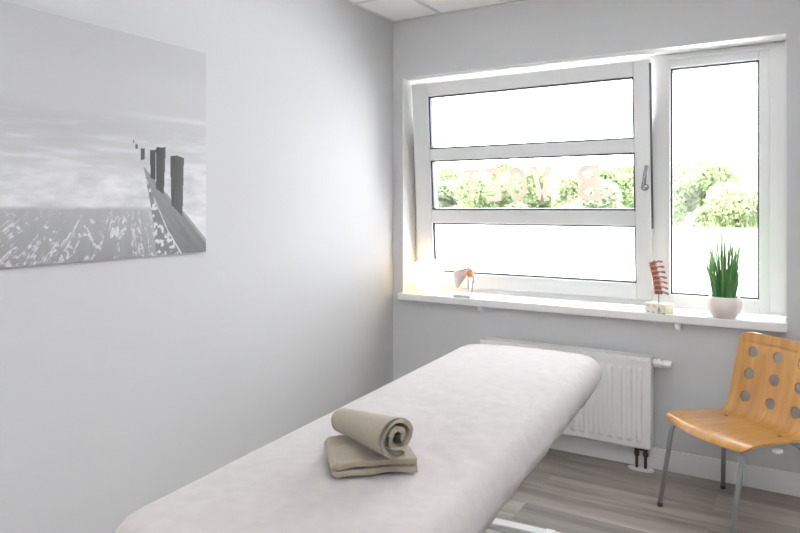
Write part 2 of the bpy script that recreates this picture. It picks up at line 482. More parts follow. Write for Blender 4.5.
# ------------------------------------------------------------------ canvas print on the left wall
def canvas():
    nu, nv = 480, 320
    Wc, Hc = 1.388, .927
    u = np.linspace(0, 1, nu+1); v = np.linspace(0, 1, nv+1)
    Ug, Vg = np.meshgrid(u, v)
    def sm(a, b, x): t = np.clip((x-a)/(b-a), 0, 1); return t*t*(3-2*t)
    n1 = fbm(Ug*8, Vg*40, 1, 5); n2 = fbm(Ug*14, Vg*30, 11, 5); n3 = fbm(Ug*40, Vg*70, 21, 4)
    # sky to sea
    g = .575 - .03*sm(.75, 1, Vg) + .03*(fbm(Ug*2, Vg*5, 5)-.5)
    g = g + .10*sm(.02, 0, np.abs(Vg-.645+.02*(1-Ug)))*sm(.55, .95, Ug) 
    sea = .66 - .10*sm(.40, .62, Vg)*(1-.4*Ug) - .20*(n1-.5)*sm(.62, .42, Vg) - .05*sm(.35,.5,n1)
    g = g*(sm(.57, .66, Vg)) + sea*(1-sm(.57, .66, Vg))
    # foam
    foam = sm(.41, .36, Vg+.08*(n2-.5))
    g = g*(1-foam) + foam*(.70 + .36*(n2-.5) + .12*(n3-.5))
    # wet sand
    edge = .235 + .014*(fbm(Ug*12, Ug*0+3, 8)-.5) 
    sand = sm(0, -.022, Vg-edge)
    left_of_groyne = sm(.012, -.012, Ug - (.755+(.405-Vg)*.345))
    sandc = .33 + .13*Vg/.235 + .05*(fbm(Ug*60, Vg*6, 31)-.5)
    # foam strings converge upwards
    ang = (Ug-.70)/np.maximum(.58-Vg, .02)
    st = fbm(ang*26+0*Vg, Vg*9+fbm(Ug*20, Vg*20, 41)*1.2, 51, 4)
    speck = fbm(Ug*85+Vg*20, Vg*55, 61, 3)
    rid = 1-np.abs(st-.5)*2
    lace = np.clip(sm(.88, .97, rid)*sm(.35, .55, speck) + sm(.66, .74, speck)*sm(.42,.55,st), 0, 1)*sm(.24, .13, Vg)*.72
    sandc = sandc + .42*lace
    g = np.where(left_of_groyne > .5, g*(1-sand*left_of_groyne)+sand*left_of_groyne*sandc, g)
    def inpoly(P):
        inside = np.zeros_like(Ug, bool)
        m_ = len(P)
        for i in range(m_):
            x1, z1 = P[i]; x2, z2 = P[(i+1) % m_]
            cond = ((z1 > Vg) != (z2 > Vg)) & (Ug < (x2-x1)*(Vg-z1)/(z2-z1+1e-9)+x1)
            inside ^= cond
        return inside
    dark = np.zeros_like(g)
    strip = inpoly([(.757,.38),(.787,.276),(.844,.109),(.894,-.003),(.80,-.003),(.79,.15),(.775,.26)])
    g = np.where(strip, .24 + .45*sm(.52,.62,fbm(Ug*90, Vg*60, 71, 3)), g)
    beam = inpoly([(.753,.408),(.759,.403),(.83,.289),(.915,.174),(1.01,.025),(1.01,-.01),(.896,-.01),(.844,.109),(.787,.276),(.757,.38)])
    gr = fbm((Ug-.75+(Vg)*.6)*90, (Vg-Ug)*6, 81, 3)
    g = np.where(beam, .20+.10*(gr-.5)+.10*sm(.0,.4,Vg), g)
    top_edge = inpoly([(.759,.403),(.83,.289),(.915,.174),(1.01,.025),(1.01,.05),(.915,.19),(.83,.300)])
    g = np.where(top_edge, .34, g)
    wl = inpoly([(.893,0),(.90,0),(.846,.112),(.790,.27),(.787,.272),(.842,.112)])
    g = np.where(wl, .72, g)
    for P, c0 in (([(.715,.527),(.720,.527),(.720,.514),(.715,.514)], .16), ([(.725,.510),(.733,.508),(.733,.488),(.725,.489)], .13),
                  ([(.743,.492),(.758,.493),(.757,.441),(.743,.440)], .10), ([(.776,.488),(.798,.491),(.797,.35),(.778,.36)], .075),
                  ([(.799,.503),(.835,.507),(.828,.285),(.799,.31)], .085), ([(.852,.467),(.88,.473),(.907,.463),(.901,.18),(.857,.235)], .095)):
        q = inpoly(P)
        g = np.where(q, c0 + .05*(fbm(Ug*120, Vg*8, 91, 3)-.5) + .025*sm(P[0][0], P[0][0]+.05, Ug), g)
    g = np.clip(g, .02, .95)
    verts = np.stack([np.full_like(Ug, .0205), -3.077+Ug*Wc, 1.2368+Vg*Hc], -1).reshape(-1, 3)
    idx = np.arange((nu+1)*(nv+1)).reshape(nv+1, nu+1)
    faces = np.stack([idx[:-1,:-1], idx[:-1,1:], idx[1:,1:], idx[1:,:-1]], -1).reshape(-1, 4)
    me = bpy.data.meshes.new('printed_face')
    me.from_pydata(verts.tolist(), [], faces.tolist())
    at = me.color_attributes.new('print', 'FLOAT_COLOR', 'POINT')
    gg = g.reshape(-1)
    col = np.stack([gg*.985, gg*.985, gg*1.005, np.ones_like(gg)], -1)
    at.data.foreach_set('color', col.astype(np.float32).ravel())
    m = bpy.data.materials.new('seascape_print'); m.use_nodes = True
    b = m.node_tree.nodes['Principled BSDF']
    a = m.node_tree.nodes.new('ShaderNodeVertexColor'); a.layer_name = 'print'
    m.node_tree.links.new(a.outputs['Color'], b.inputs['Base Color'])
    b.inputs['Roughness'].default_value = .55
    b.inputs['Specular IOR Level'].default_value = .3
    me.materials.append(m)
    o = bpy.data.objects.new('printed_face', me); COL.objects.link(o)
    return o
cv = empty('canvas_print', (0, -2.37, 1.235))
tag(cv, 'large black and white seascape canvas with wooden groyne posts on the left wall', 'picture')
def C_(o): o.parent = cv; o.location = -cv.location; return o
C_(canvas())
C_(MB().box(0.0005, .020, -3.077, -1.689, 1.2368, 2.1638).build('canvas_body', mat('canvas_edge', (.68, .68, .69), .8)))

# ------------------------------------------------------------------ radiator
rad = empty('radiator', (1.2, 0, 0))
tag(rad, 'white ribbed panel radiator on the wall below the window', 'radiator')
RX0, RX1, RZ0, RZ1, RYF = .705-1.2, 1.704-1.2, .130, .630, -.122
def rad_front():
    nx, nz = 300, 60
    m_ = MB(); vs_ = []; fs_ = []
    for j in range(nz+1):
        z = RZ0 + (RZ1-.012-RZ0)*j/nz
        for i in range(nx+1):
            x = RX0 + (RX1-RX0)*i/nx
            d = 0
            q = (x-RX0-.032)/((RX1-RX0-.064)/18)
            if 0 <= q <= 18:
                e = min(z-(RZ0+.035), RZ1-.060-z)
                k = max(0, min(1, e/.016)); k = k*k*(3-2*k)
                ph = q - math.floor(q)
                pr = max(0, min(1, (ph-.20)/.14)) * max(0, min(1, (.80-ph)/.14))
                d = .013*k*pr
            edge = min(z-RZ0, RZ1-.012-z)
            d2 = max(0, .006-edge)
            vs_.append((x, RYF-d+.010+d2*.8, z))
    for j in range(nz):
        for i in range(nx):
            a = j*(nx+1)+i
            fs_.append((a, a+1, a+nx+2, a+nx+1))
    return m_.add(vs_, fs_, 0, True)
rad_front().build('front_panel', M_rad, rad, solid=.0015)
MB().box(RX0+.01, RX1-.01, RYF+.014, RYF+.026, RZ0+.005, RZ1-.02).box(RX0+.01, RX1-.01, -.045, -.033, RZ0+.005, RZ1-.02).build('inner_panel', M_rad, rad)
for x in (RX0-.001, RX1-.009):
    sp = MB().box(x, x+.010, RYF+.008, -.028, RZ0+.01, RZ1)
    sp.build('side_panel', M_rad, rad, bevel=.002)
gr = MB()
gr.box(RX0, RX1, RYF+.004, RYF+.013, RZ1-.022, RZ1).box(RX0, RX1, -.036, -.028, RZ1-.022, RZ1)
nsl = 66
for k in range(nsl+1):
    x = RX0 + (RX1-RX0)*k/nsl
    wd = .0050 if k % 6 else .016
    gr.box(max(RX0, x-wd/2), min(RX1, x+wd/2), RYF+.013, -.036, RZ1-.006, RZ1-.001)
for yy in (-.095, -.070, -.052): gr.box(RX0, RX1, yy-.003, yy+.003, RZ1-.0058, RZ1-.0012)
gr.build('top_grille', M_rad, rad)
MB().box(RX0+.012, RX1-.012, RYF+.027, -.046, RZ1-.12, RZ1-.04).build('convector_fins', M_dark, rad)  # plain dark box: the shade under the grille is put into its colour
for x in (RX0+.15, RX1-.19): MB().box(x, x+.04, -.034, -.0005, RZ0+.05, RZ1-.05).build('wall_bracket', M_white, rad)
tv = MB()
zc, yc = .600, -.072
tv.lathe([(.012, RX1-.001), (.012, RX1+.010), (.022, RX1+.011), (.0235, RX1+.014), (.0235, RX1+.036), (.026, RX1+.040), (.0255, RX1+.046),
          (.019, RX1+.052), (.0205, RX1+.056), (.0195, RX1+.096), (.016, RX1+.102)], (0, yc, zc), 28, axis='X')
to = tv.build('thermostat_valve', mat('valve_plastic', (.84, .84, .82), .35), rad)
mk = MB().box(RX1+.024, RX1+.0265, yc-.012, yc-.006, zc+.0195, zc+.0222).box(RX1+.046, RX1+.052, yc-.0125, yc-.006, zc+.0175, zc+.0212)
mk.build('valve_marks', M_gasket, to)
for x in (1.622-1.2, 1.668-1.2):
    p = MB()
    p.lathe([(.008, 0.006), (.008, .075), (.013, .076), (.014, .084), (.014, .096), (.010, .098), (.010, .106), (.014, .108), (.0145, .120), (.011, .122), (.011, .133)], (x, -.062, 0), 16)
    p.build('supply_pipe', M_brass, rad)
MB().box(1.617-1.2, 1.673-1.2, -.070, -.054, .104, .118).build('valve_block', M_brass, rad, bevel=.004)
rs = MB()
n = 40; vs_ = []
for zz_, k in ((0.0005, 1), (.008, 1), (.011, .93)):
    for i in range(n):
        a = 2*math.pi*i/n
        vs_.append((1.645-1.2+k*.068*math.copysign(abs(math.cos(a))**.8, math.cos(a)), -.062+k*.034*math.sin(a), zz_))
fs_ = [(j*n+i, j*n+(i+1)%n, (j+1)*n+(i+1)%n, (j+1)*n+i) for j in range(2) for i in range(n)] + [tuple(range(n)), tuple(2*n+i for i in range(n))]
rs.add(vs_, fs_).build('pipe_rosette', M_white, rad)

# ------------------------------------------------------------------ massage table
BR = R(3.9)
TL, TW, TZ = 2.24, .725, .756
tb = empty('massage_table', (1.330, -1.831, 0), BR)
tag(tb, 'massage table under a pale greige plush cover with a white base', 'massage table')
def sheet():
    """closed cover: top dome, rounded edge, hanging side, hem tucked underneath"""
    hx, hy, rc = TW/2, TL/2, .135
    NP = 260
    def outline(off, rc_):
        # rounded rectangle resampled by arc length, offset inward by off
        a, b_ = hx-off, hy-off; r = max(.02, rc_-off)
        pts = []
        for cx, cy, a0 in ((a-r, b_-r, 0), (-(a-r), b_-r, 90), (-(a-r), -(b_-r), 180), (a-r, -(b_-r), 270)):
            for k in range(13):
                t_ = R(a0+90*k/12); pts.append((cx+r*math.cos(t_), cy+r*math.sin(t_)))
        pts.append(pts[0])
        P = np.array(pts); d = np.r_[0, np.cumsum(np.hypot(*np.diff(P, axis=0).T))]
        s_ = np.linspace(0, d[-1], NP, endpoint=False)
        ox, oy = np.interp(s_, d, P[:,0]), np.interp(s_, d, P[:,1])
        wq = np.clip((np.abs(oy)-(hy-.35))/.35, 0, 1)
        return np.c_[ox, oy + np.sign(oy)*wq*.05*(1-(ox/hx)**2)]
    rings = []
    er = .070                                   # edge rounding
    base = outline(er, rc)
    # top: shrink towards the long axis
    axis = np.c_[base[:,0]*0, np.clip(base[:,1], -(hy-.30), hy-.30)]
    tops = np.linspace(0, 1, 26)
    for k in tops:
        p = axis + (base-axis)*k
        z = TZ - .006*k**3
        rings.append(np.c_[p, np.full(NP, z)])
    for a in np.linspace(12, 90, 7):
        t_ = R(a)
        p = outline(er - er*math.sin(t_), rc)
        rings.append(np.c_[p, np.full(NP, TZ-.006-er*(1-math.cos(t_)))])
    p = outline(0, rc)
    # hem height varies: shallow at the short ends, deeper along the sides
    yy = np.abs(p[:,1])/hy
    t_ = np.clip((1-yy)/.26, 0, 1); t_ = t_*t_*(3-2*t_)
    hem = (TZ-.120) - .038*t_
    hem = hem + .012*(vnoise(np.arange(NP)/7.0, np.zeros(NP), 3)-.5)
    ztop = TZ-.006-er
    for k in np.linspace(.08, 1, 14):
        q = outline(.040*k**2, rc)
        rings.append(np.c_[q, ztop + (hem-ztop)*k])
    for k, off in ((1.02, .055), (1.03, .075), (1.0, .12), (.95, .18)):
        q = outline(off, rc)
        rings.append(np.c_[q, ztop+(hem-ztop)*k - (.008 if off < .05 else 0)])
    A = np.array(rings)                         # rings, NP, 3
    # cloth: broad undulation, and folds that run off the long sides
    X, Y, Z = A[...,0], A[...,1], A[...,2]
    nr = A.shape[0]
    w1 = fbm(X*5+20, Y*4+20, 5, 3)-.5
    diag = X*.55 + Y*.84
    across = X*.84 - Y*.55
    w2 = .22-np.abs(fbm(X*11+Y*4.5+60+4*w1, Y*2.6+40, 15, 3)-.5)*2
    topmask = (np.arange(nr) < 26)[:,None]
    ed = np.clip(np.abs(X)/hx, 0, 1)
    Z[:] = Z + np.where(topmask, (.006*w1 + 0.022*w2*np.clip(fbm(X*3+9, Y*2+9, 77, 2)*2.4-.7, 0, 1))*(.25+.75*ed**2), .003*w2)
    side = ((np.arange(nr) >= 33) & (np.arange(nr) < 49))[:,None]
    pl = fbm((Y+X)*22+60, Z*5+10, 25, 3)-.5
    sg = np.sign(X)
    X[:] = X + np.where(side, sg*.016*pl*np.clip((hy-np.abs(Y))/.1, 0, 1), 0)
    vs_ = A.reshape(-1, 3).tolist(); fs_ = []
    for i in range(nr-1):
        for k in range(NP):
            fs_.append((i*NP+k, i*NP+(k+1)%NP, (i+1)*NP+(k+1)%NP, (i+1)*NP+k))
    return MB().add(vs_, fs_, 0, True)
po = sheet().build('plush_cover', M_sheet, tb)
bm_ = bmesh.new(); bm_.from_mesh(po.data)
bmesh.ops.remove_doubles(bm_, verts=bm_.verts, dist=1e-4)
bmesh.ops.recalc_face_normals(bm_, faces=bm_.faces)
for f_ in bm_.faces: f_.smooth = True
bm_.to_mesh(po.data); bm_.free()
MB().box(-.315, .315, -1.09, 1.09, .585, .66).build('padded_top', mat('pale_upholstery', (.6, .58, .55), .6), tb, bevel=.03)
MB().box(-.27, .27, -1.00, 1.00, .545, .585).build('table_frame', M_white, tb, bevel=.006)
zl = MB()
for sx in (-.13, .06):
    for (ya, za, yb, zb) in ((-.55, .10, .35, .50), (-.35, .10, .55, .50)):
        d = Vector((0, yb-ya, zb-za)); L_ = d.length
        Mx = Matrix.Translation((sx, ya, za)) @ Matrix.Rotation(math.atan2(zb-za, yb-ya), 4, 'X')
        zl.box(-.02, .02, 0, L_, -.02, .02, 0, Mx)
zl.box(-.15, .08, -.02, .02, .28, .32)
zl.build('lift_arms', M_white, tb)
for sx in (-.23, .19): MB().box(sx if sx > 0 else sx+.02, sx+.04 if sx > 0 else sx+.06, -.60, .68, .055, .085).build('base_rail', M_white, tb, bevel=.005)
for yy in (-.62, .66):
    cb = MB().box(-.32 if yy > 0 else -.24, .34 if yy > 0 else .26, yy, yy+.06, .03, .062).build('base_crossbar', M_white, tb, bevel=.008)
    for sx in ((-.29, .31) if yy > 0 else (-.21, .23)): MB().lathe([(.022, 0), (.022, .022), (.012, .03)], (sx, yy+.03, 0), 16).build('rubber_foot', M_gasket, cb)

# ------------------------------------------------------------------ towels
def towel_strip(path, width, thick, name, m, T, edge_wob=.004, nw=22):
    """a band of cloth: path in (a, z), extruded along b, given thickness"""
    P = [Vector((a, z)) for a, z in path]
    vs_ = []; n_ = len(P)
    for i, p in enumerate(P):
        for k in range(nw+1):
            b_ = -width/2 + width*k/nw
            wob = edge_wob*math.sin(i*.55+1.3)*(abs(2*k/nw-1)**3)
            vs_.append(T @ Vector((p.x, b_ + (wob if k > nw/2 else -wob), p.y)))
    fs_ = [(i*(nw+1)+k, i*(nw+1)+k+1, (i+1)*(nw+1)+k+1, (i+1)*(nw+1)+k) for i in range(n_-1) for k in range(nw)]
    me = MB().add(vs_, fs_, 0, True)
    o = me.build(name, m, None, fixn=False)
    s_ = o.modifiers.new('solid', 'SOLIDIFY'); s_.thickness = thick; s_.offset = 0
    b2 = o.modifiers.new('bevel', 'BEVEL'); b2.width = thick*.42; b2.segments = 3; b2.limit_method = 'ANGLE'; b2.angle_limit = R(50)
    tx = bpy.data.textures.new(name+'_lumps', 'CLOUDS'); tx.noise_scale = .07
    dp = o.modifiers.new('lumps', 'DISPLACE'); dp.texture = tx; dp.strength = .010; dp.mid_level = .5
    return o
# folded towel: layers folded back and forth; local a = depth (away from the front edge), b = along the front edge
fx, fy = Vector((.735, .678)), Vector((-.678, .735))
fc = Vector((1.392, -2.523)) + fx*.114 + fy*.102
FZ = TZ + .008
a_f = math.atan2(.678, .735)
path = []
Lh = .105; th = .0165
def uturn(cx, z0, z1, sgn, n_=8):
    r_ = (z1-z0)/2; zc_ = (z0+z1)/2
    return [(cx+sgn*r_*math.sin(math.pi*k/n_), zc_-r_*math.cos(math.pi*k/n_)) for k in range(n_+1)]
def lin(a0, a1, z, n_=14): return [(a0+(a1-a0)*k/n_, z + .0015*math.sin(k*.9+z*400)) for k in range(n_+1)]
z1_, z2_ = th/2+.001, th*1.5+.0045
# seen from the front long edge (-b) the layers show as bands; the open loop lies at the left end
path = lin(.102, -.104, z1_) + uturn(-.104, z1_, z2_, -1)[1:] + lin(-.098, .100, z2_)[0:]
T = Matrix.Translation((fc.x, fc.y, FZ)) @ Matrix.Rotation(a_f, 4, 'Z')
ft = towel_strip(path, .205, th, 'folded_towel', M_towel, T)
tag(ft, 'folded taupe towel lying flat on the massage table, under the roll', 'towel')
# rolled towel
rl = Vector((1.277, -2.332)); rr = Vector((1.528, -2.432))
ax = (rr-rl); La = ax.length; ang = math.atan2(ax.y, ax.x)
rc_ = (rl+rr)/2
RO, TT = .0505, .0128
sp = []
turns = 2.0
NT = 72
for k in range(NT+1):
    q = k/NT; th_ = 2*math.pi*turns*q
    r_ = .007 + (RO-TT/2-.007)*q
    ph = R(-70) - (2*math.pi*turns - th_)
    sp.append((r_*math.cos(ph)*1.06, r_*math.sin(ph)*.95))
zr = TZ + .008 + 2*th + .0105 + RO*.95
T = Matrix.Translation((rc_.x, rc_.y, zr)) @ Matrix.Rotation(ang+R(90), 4, 'Z')
# local a is across the roll, b along it
rt = towel_strip(sp, La, TT, 'rolled_towel', M_towel, T, .002)
for v in rt.data.vertices:      # rolled tighter at its far end
    lc = T.inverted() @ v.co
    k = 1 + 1.9*lc.y*(-1)
    lc.x *= k; lc.z = (lc.z + RO*.95)*k - RO*.95
    v.co = T @ lc
rt.modifiers['lumps'].strength = .0012
rt.modifiers['bevel'].width = .0022; rt.modifiers['bevel'].segments = 2
tag(rt, 'taupe towel rolled into a spiral, lying across the folded towel', 'towel')

# ------------------------------------------------------------------ chair
ch = empty('chair', (1.814, -.475, 0), R(-40))
tag(ch, 'bent beech plywood chair with round holes in its back and grey steel legs', 'chair')
CX = .235
prof = [(.022, .400), (.030, .414), (.045, .425), (.075, .432), (.13, .434), (.20, .430), (.27, .426), (.33, .424), (.375, .428), (.402, .440),
        (.418, .460), (.430, .490), (.440, .53), (.452, .58), (.463, .63), (.474, .68), (.484, .73), (.492, .775), (.500, .825)]
def chair_shell():
    P = np.array(prof)
    d = np.r_[0, np.cumsum(np.hypot(*np.diff(P, axis=0).T))]
    smax = d[-1]
    def s_at_z(z):
        i = np.searchsorted(P[9:,1], z) + 9
        f_ = (z-P[i-1,1])/(P[i,1]-P[i-1,1]); return d[i-1]+f_*(d[i]-d[i-1])
    def halfw(s_):
        h_ = np.interp(s_, [0, .05, .2, d[8], d[10], d[14], smax], [.243, .248, .244, .231, .226, .225, .216])
        Rt, Rf = .055, .045
        if s_ > smax-Rt: q = s_-(smax-Rt); h_ -= Rt-math.sqrt(max(0, Rt*Rt-q*q))
        if s_ < Rf: q = Rf-s_; h_ -= (Rf-math.sqrt(max(0, Rf*Rf-q*q)))
        return h_
    def pt(s_, u):
        t_ = np.interp(s_, d, P[:,0]); z = np.interp(s_, d, P[:,1])
        hw = halfw(s_)
        seatk = max(0, min(1, (d[9]-s_)/.1)); backk = 1-seatk
        # seat sides rise to a shallow dish; back curves forward at its sides; front centre bows
        z += seatk*(.010*u*u) ; t_ -= backk*.016*u*u
        if s_ < .06: t_ += (.06-s_)/.06*.016*u*u
        return (CX+u*hw, t_, z)
    hz = [.517, .625, .731]
    rs_ = [s_at_z(z) for z in hz]; cell = .0535; rad_ = .0265
    uc = [-.62, 0, .62]; uw = .30
    m_ = MB()
    key = {}
    def vert(s_, u):
        k = (round(s_, 5), round(u, 5))
        if k not in key:
            key[k] = len(m_.v); m_.v.append(pt(s_, u))
        return key[k]
    def face(l): m_.f.append(l); m_.mi.append(0); m_.sm.append(True)
    ub = [-1, -.92, -.31, .31, .92, 1]
    sub = [1, 4, 4, 4, 1]
    srow = []
    lo, hi = rs_[0]-cell, rs_[2]+cell
    rowb = [lo, (rs_[0]+rs_[1])/2, (rs_[1]+rs_[2])/2, hi]
    # plain rows below and above
    low = list(np.r_[0, .006, .014, .025, .036, .045, np.linspace(.06, lo, 26)])
    up = list(np.r_[np.linspace(hi, smax-.055, 3), smax-.045, smax-.034, smax-.023, smax-.013, smax-.005, smax])
    ulist = []
    for a, b_, n_ in zip(ub[:-1], ub[1:], sub):
        for k in range(n_): ulist.append(a+(b_-a)*k/n_)
    ulist.append(1)
    for rows in (low, up):
        for s0, s1 in zip(rows[:-1], rows[1:]):
            for u0, u1 in zip(ulist[:-1], ulist[1:]):
                face((vert(s0,u0), vert(s0,u1), vert(s1,u1), vert(s1,u0)))
    for r_ in range(3):
        s0, s1 = rowb[r_], rowb[r_+1]
        ss = [s0+(s1-s0)*k/4 for k in range(5)]
        for a, b_, n_ in zip(ub[:-1], ub[1:], sub):
            if n_ == 1:
                for sa, sb in zip(ss[:-1], ss[1:]): face((vert(sa,a), vert(sa,b_), vert(sb,b_), vert(sb,a)))
                continue
            us = [a+(b_-a)*k/4 for k in range(5)]
            bd_ = [(ss[0], u) for u in us[:-1]] + [(s_, us[4]) for s_ in ss[:-1]] + [(ss[4], u) for u in us[:0:-1]] + [(s_, us[0]) for s_ in ss[:0:-1]]
            cu = [-.615, 0, .615][ub.index(a)-1]; cs = rs_[r_]
            inner, mid = [], []
            for s_, u in bd_:
                an = math.atan2((s_-(s0+s1)/2)/((s1-s0)/2), (u-(a+b_)/2)/((b_-a)/2))
                is_, iu = cs+rad_*math.sin(an), cu+rad_/.225*math.cos(an)
                inner.append((is_, iu)); mid.append(((s_+2*is_)/3, (u+2*iu)/3))
            for k in range(16):
                j = (k+1) % 16
                face((vert(*bd_[k]), vert(*bd_[j]), vert(*mid[j]), vert(*mid[k])))
                face((vert(*mid[k]), vert(*mid[j]), vert(*inner[j]), vert(*inner[k])))
    return m_
cs_ = chair_shell().build('seat_shell', M_wood, ch)
md = cs_.modifiers.new('solid', 'SOLIDIFY'); md.thickness = .011; md.offset = 0
md = cs_.modifiers.new('bevel', 'BEVEL'); md.width = .003; md.segments = 2; md.limit_method = 'ANGLE'; md.angle_limit = R(55)
cs_.modifiers.new('wn', 'WEIGHTED_NORMAL')
bl = MB()
for x, y in ((.045, .155), (.10, .305), (.355, .145), (.405, .30)):
    bl = MB().lathe([(.0075, .4365), (.0065, .4385), (.003, .4395)], (x, y, .0), 14)
    bl.build('bolt', M_chrome, ch)
M_cap = mat('grey_rubber', (.13, .13, .13), .6)
def leg(x_top, y_top, x_f, y_f, zt=.405):
    m_ = MB().tube(arc_pts([(x_top + (.10 if x_top < CX else -.10), y_top + (.03 if y_top < .2 else -.03), zt), (x_top, y_top, zt), (x_f, y_f, 0.012)], .045, 8), .0112, 14)
    l = m_.build('leg', M_greymetal, ch)
    MB().lathe([(.0125, 0), (.0125, .016), (.010, .020)], (x_f, y_f, 0), 14).build('foot_cap', M_cap, l)
leg(.028, .052, 0, 0, .412); leg(.435, .060, .452, -.022); leg(.02, .375, -.060, .445); leg(.45, .375, .53, .445)
sf = MB()
for x in (.12, .35): sf.tube([(x, .080, .405), (x, .36, .405)], .0105, 12)
for y in (.096, .345): sf.tube([(.10, y, .405), (.37, y, .405)], .0105, 12)
sf.build('seat_frame', M_greymetal, ch)
MB().box(.455, .48, .20, .235, .396, .412).build('stacking_pad', M_white, ch, bevel=.003)

# ------------------------------------------------------------------ things on the sill
gl = empty('globe_lamp', (.252, .028, ZS))
tag(gl, 'glowing white glass globe lamp at the left end of the window sill', 'lamp')
pr_ = []
for k in range(25):
    a = math.pi*(k+.6)/25.2
    pr_.append((.112*math.sin(a), .124-.112*math.cos(a)))
MB().lathe(pr_, (0,0,0), 48).build('glass_globe', m_emit('warm_glass_glow', (1, .73, .38), .80), gl)
MB().lathe([(.052, 0), (.054, .006), (.050, .018), (.040, .019)], (0,0,0), 32).build('lamp_base', M_white, gl)

# shoulder joint model
sj = empty('shoulder_joint_model', (.55, -.005, ZS))
sj.scale = (1.12, 1.12, 1.12)
tag(sj, 'small bone coloured shoulder blade model with orange joint on a white stand', 'anatomical model')
M_bone = mat('bone_plastic', (.74, .62, .56), .5, noise=(30, .15))
M_orange = mat('orange_joint', (.80, .33, .08), .45)
M_base2 = mat('pale_plastic_base', (.62, .62, .66), .4)
MB().box(-.062, .045, -.035, .035, 0, .014).build('stand_base', M_base2, sj, bevel=.003)
for x in (.018, .050):
    MB().tube([(x if x < .04 else .040, 0, .012), (x, 0, .135)], .0028, 8).build('stand_rod', M_chrome, sj)
def blade():
    out = [(-.076, .142), (-.078, .115), (-.072, .075), (-.058, .046), (-.050, .048), (-.036, .066), (-.012, .098), (.010, .122), (.022, .132), (.020, .150), (.002, .155), (-.030, .153), (-.058, .151)]
    m_ = MB(); n_ = len(out)
    cxx = sum(p[0] for p in out)/n_; czz = sum(p[1] for p in out)/n_
    vs_ = []
    for y, k in ((-.006, .9), (-.002, 1), (.004, 1), (.007, .9)):
        for x, z in out:
            xx, zz2 = cxx+(x-cxx)*k, czz+(z-czz)*k
            vs_.append((xx, y - .10*(xx-cxx)**2*20 + .012, zz2))
    vs_ += [(cxx, .002, czz), (cxx, .014, czz)]
    fs_ = [(j*n_+i, j*n_+(i+1)%n_, (j+1)*n_+(i+1)%n_, (j+1)*n_+i) for j in range(3) for i in range(n_)]
    fs_ += [((i+1)%n_, i, 4*n_) for i in range(n_)] + [(3*n_+i, 3*n_+(i+1)%n_, 4*n_+1) for i in range(n_)]
    m_.add(vs_, fs_, 0, True)
    m_.tube([(-.070, .012, .143), (-.03, -.004, .152), (.01, -.016, .162), (.034, -.014, .166), (.044, -.004, .160)], [.003, .006, .007, .009, .006], 10)
    return m_
blade().build('shoulder_blade', M_bone, sj)
MB().lathe([(.0001, .024*-1)]+[(.022*math.sin(math.pi*k/12), -.022*math.cos(math.pi*k/12)) for k in range(1, 12)]+[(.0001, .022)], (.032, 0, .138), 20, cap=False).build('humeral_head', M_orange, sj)
MB().tube([(.040, 0, .140), (.053, 0, .120), (.056, 0, .085)], [.012, .009, .0085], 12).build('upper_arm_bone', mat('pale_bone', (.80, .77, .72), .5), sj)

# lumbar spine model on a block
sm_ = empty('spine_model', (1.728, -.008, ZS), R(-31))
tag(sm_, 'reddish brown lumbar spine model on a cream block, left of the grass pot', 'anatomical model')
M_cream = mat('cream_block', (.84, .79, .64), .5, noise=(25, .08))
bk = MB().box(-.068, .068, -.034, .040, 0, .052).build('block', M_cream, sm_, bevel=.006)
def relief(cx, y, cz, s_, name):
    """small dark printed figure: body, two arms, base line"""
    m_ = MB()
    m_.box(cx-.003*s_, cx+.003*s_, y-.0006, y, cz, cz+.014*s_)
    m_.box(cx-.009*s_, cx+.009*s_, y-.0006, y, cz+.005*s_, cz+.008*s_)
    m_.box(cx-.011*s_, cx+.011*s_, y-.0006, y, cz-.004*s_, cz-.001*s_)
    m_.lathe([(.0035*s_, -.0006), (.0035*s_, 0)], (cx, y, cz+.018*s_), 12, axis='Y')
    return m_.build(name, mat('dark_print', (.10, .13, .12), .6), bk)
relief(.030, -.034, .014, 1.0, 'printed_emblem')
lp_ = MB()
for x0 in (-.052, -.012):
    for k in range(3): lp_.box(x0, x0+.022-.004*k, -.0346, -.034, .030+.005*k, .0325+.005*k)
lp_.build('printed_lines', mat('faded_print', (.50, .44, .34), .6), bk)
for x in (-.045, -.008, .03, .06): MB().box(x-.008, x+.008, -.0345, -.030, 0.0005, .004).build('dark_notch', M_dark, bk)
MB().tube([(0, 0, .048), (0, 0, .10), (-.006, 0, .15), (-.022, 0, .24), (-.030, 0, .285)], .0028, 8).build('support_rod', M_brass, sm_)
M_vert = mat('terracotta_bone', (.36, .125, .075), .5, noise=(60, .25))
M_disc = mat('pale_disc', (.60, .36, .27), .5)
M_proc = mat('rose_bone', (.47, .20, .16), .5, noise=(60, .25))
def spine_at(q):
    z = .098 + .178*q
    return Vector((-.002 - .046*q**1.6, 0, z)), R(-4 - 22*q)
NV = 7
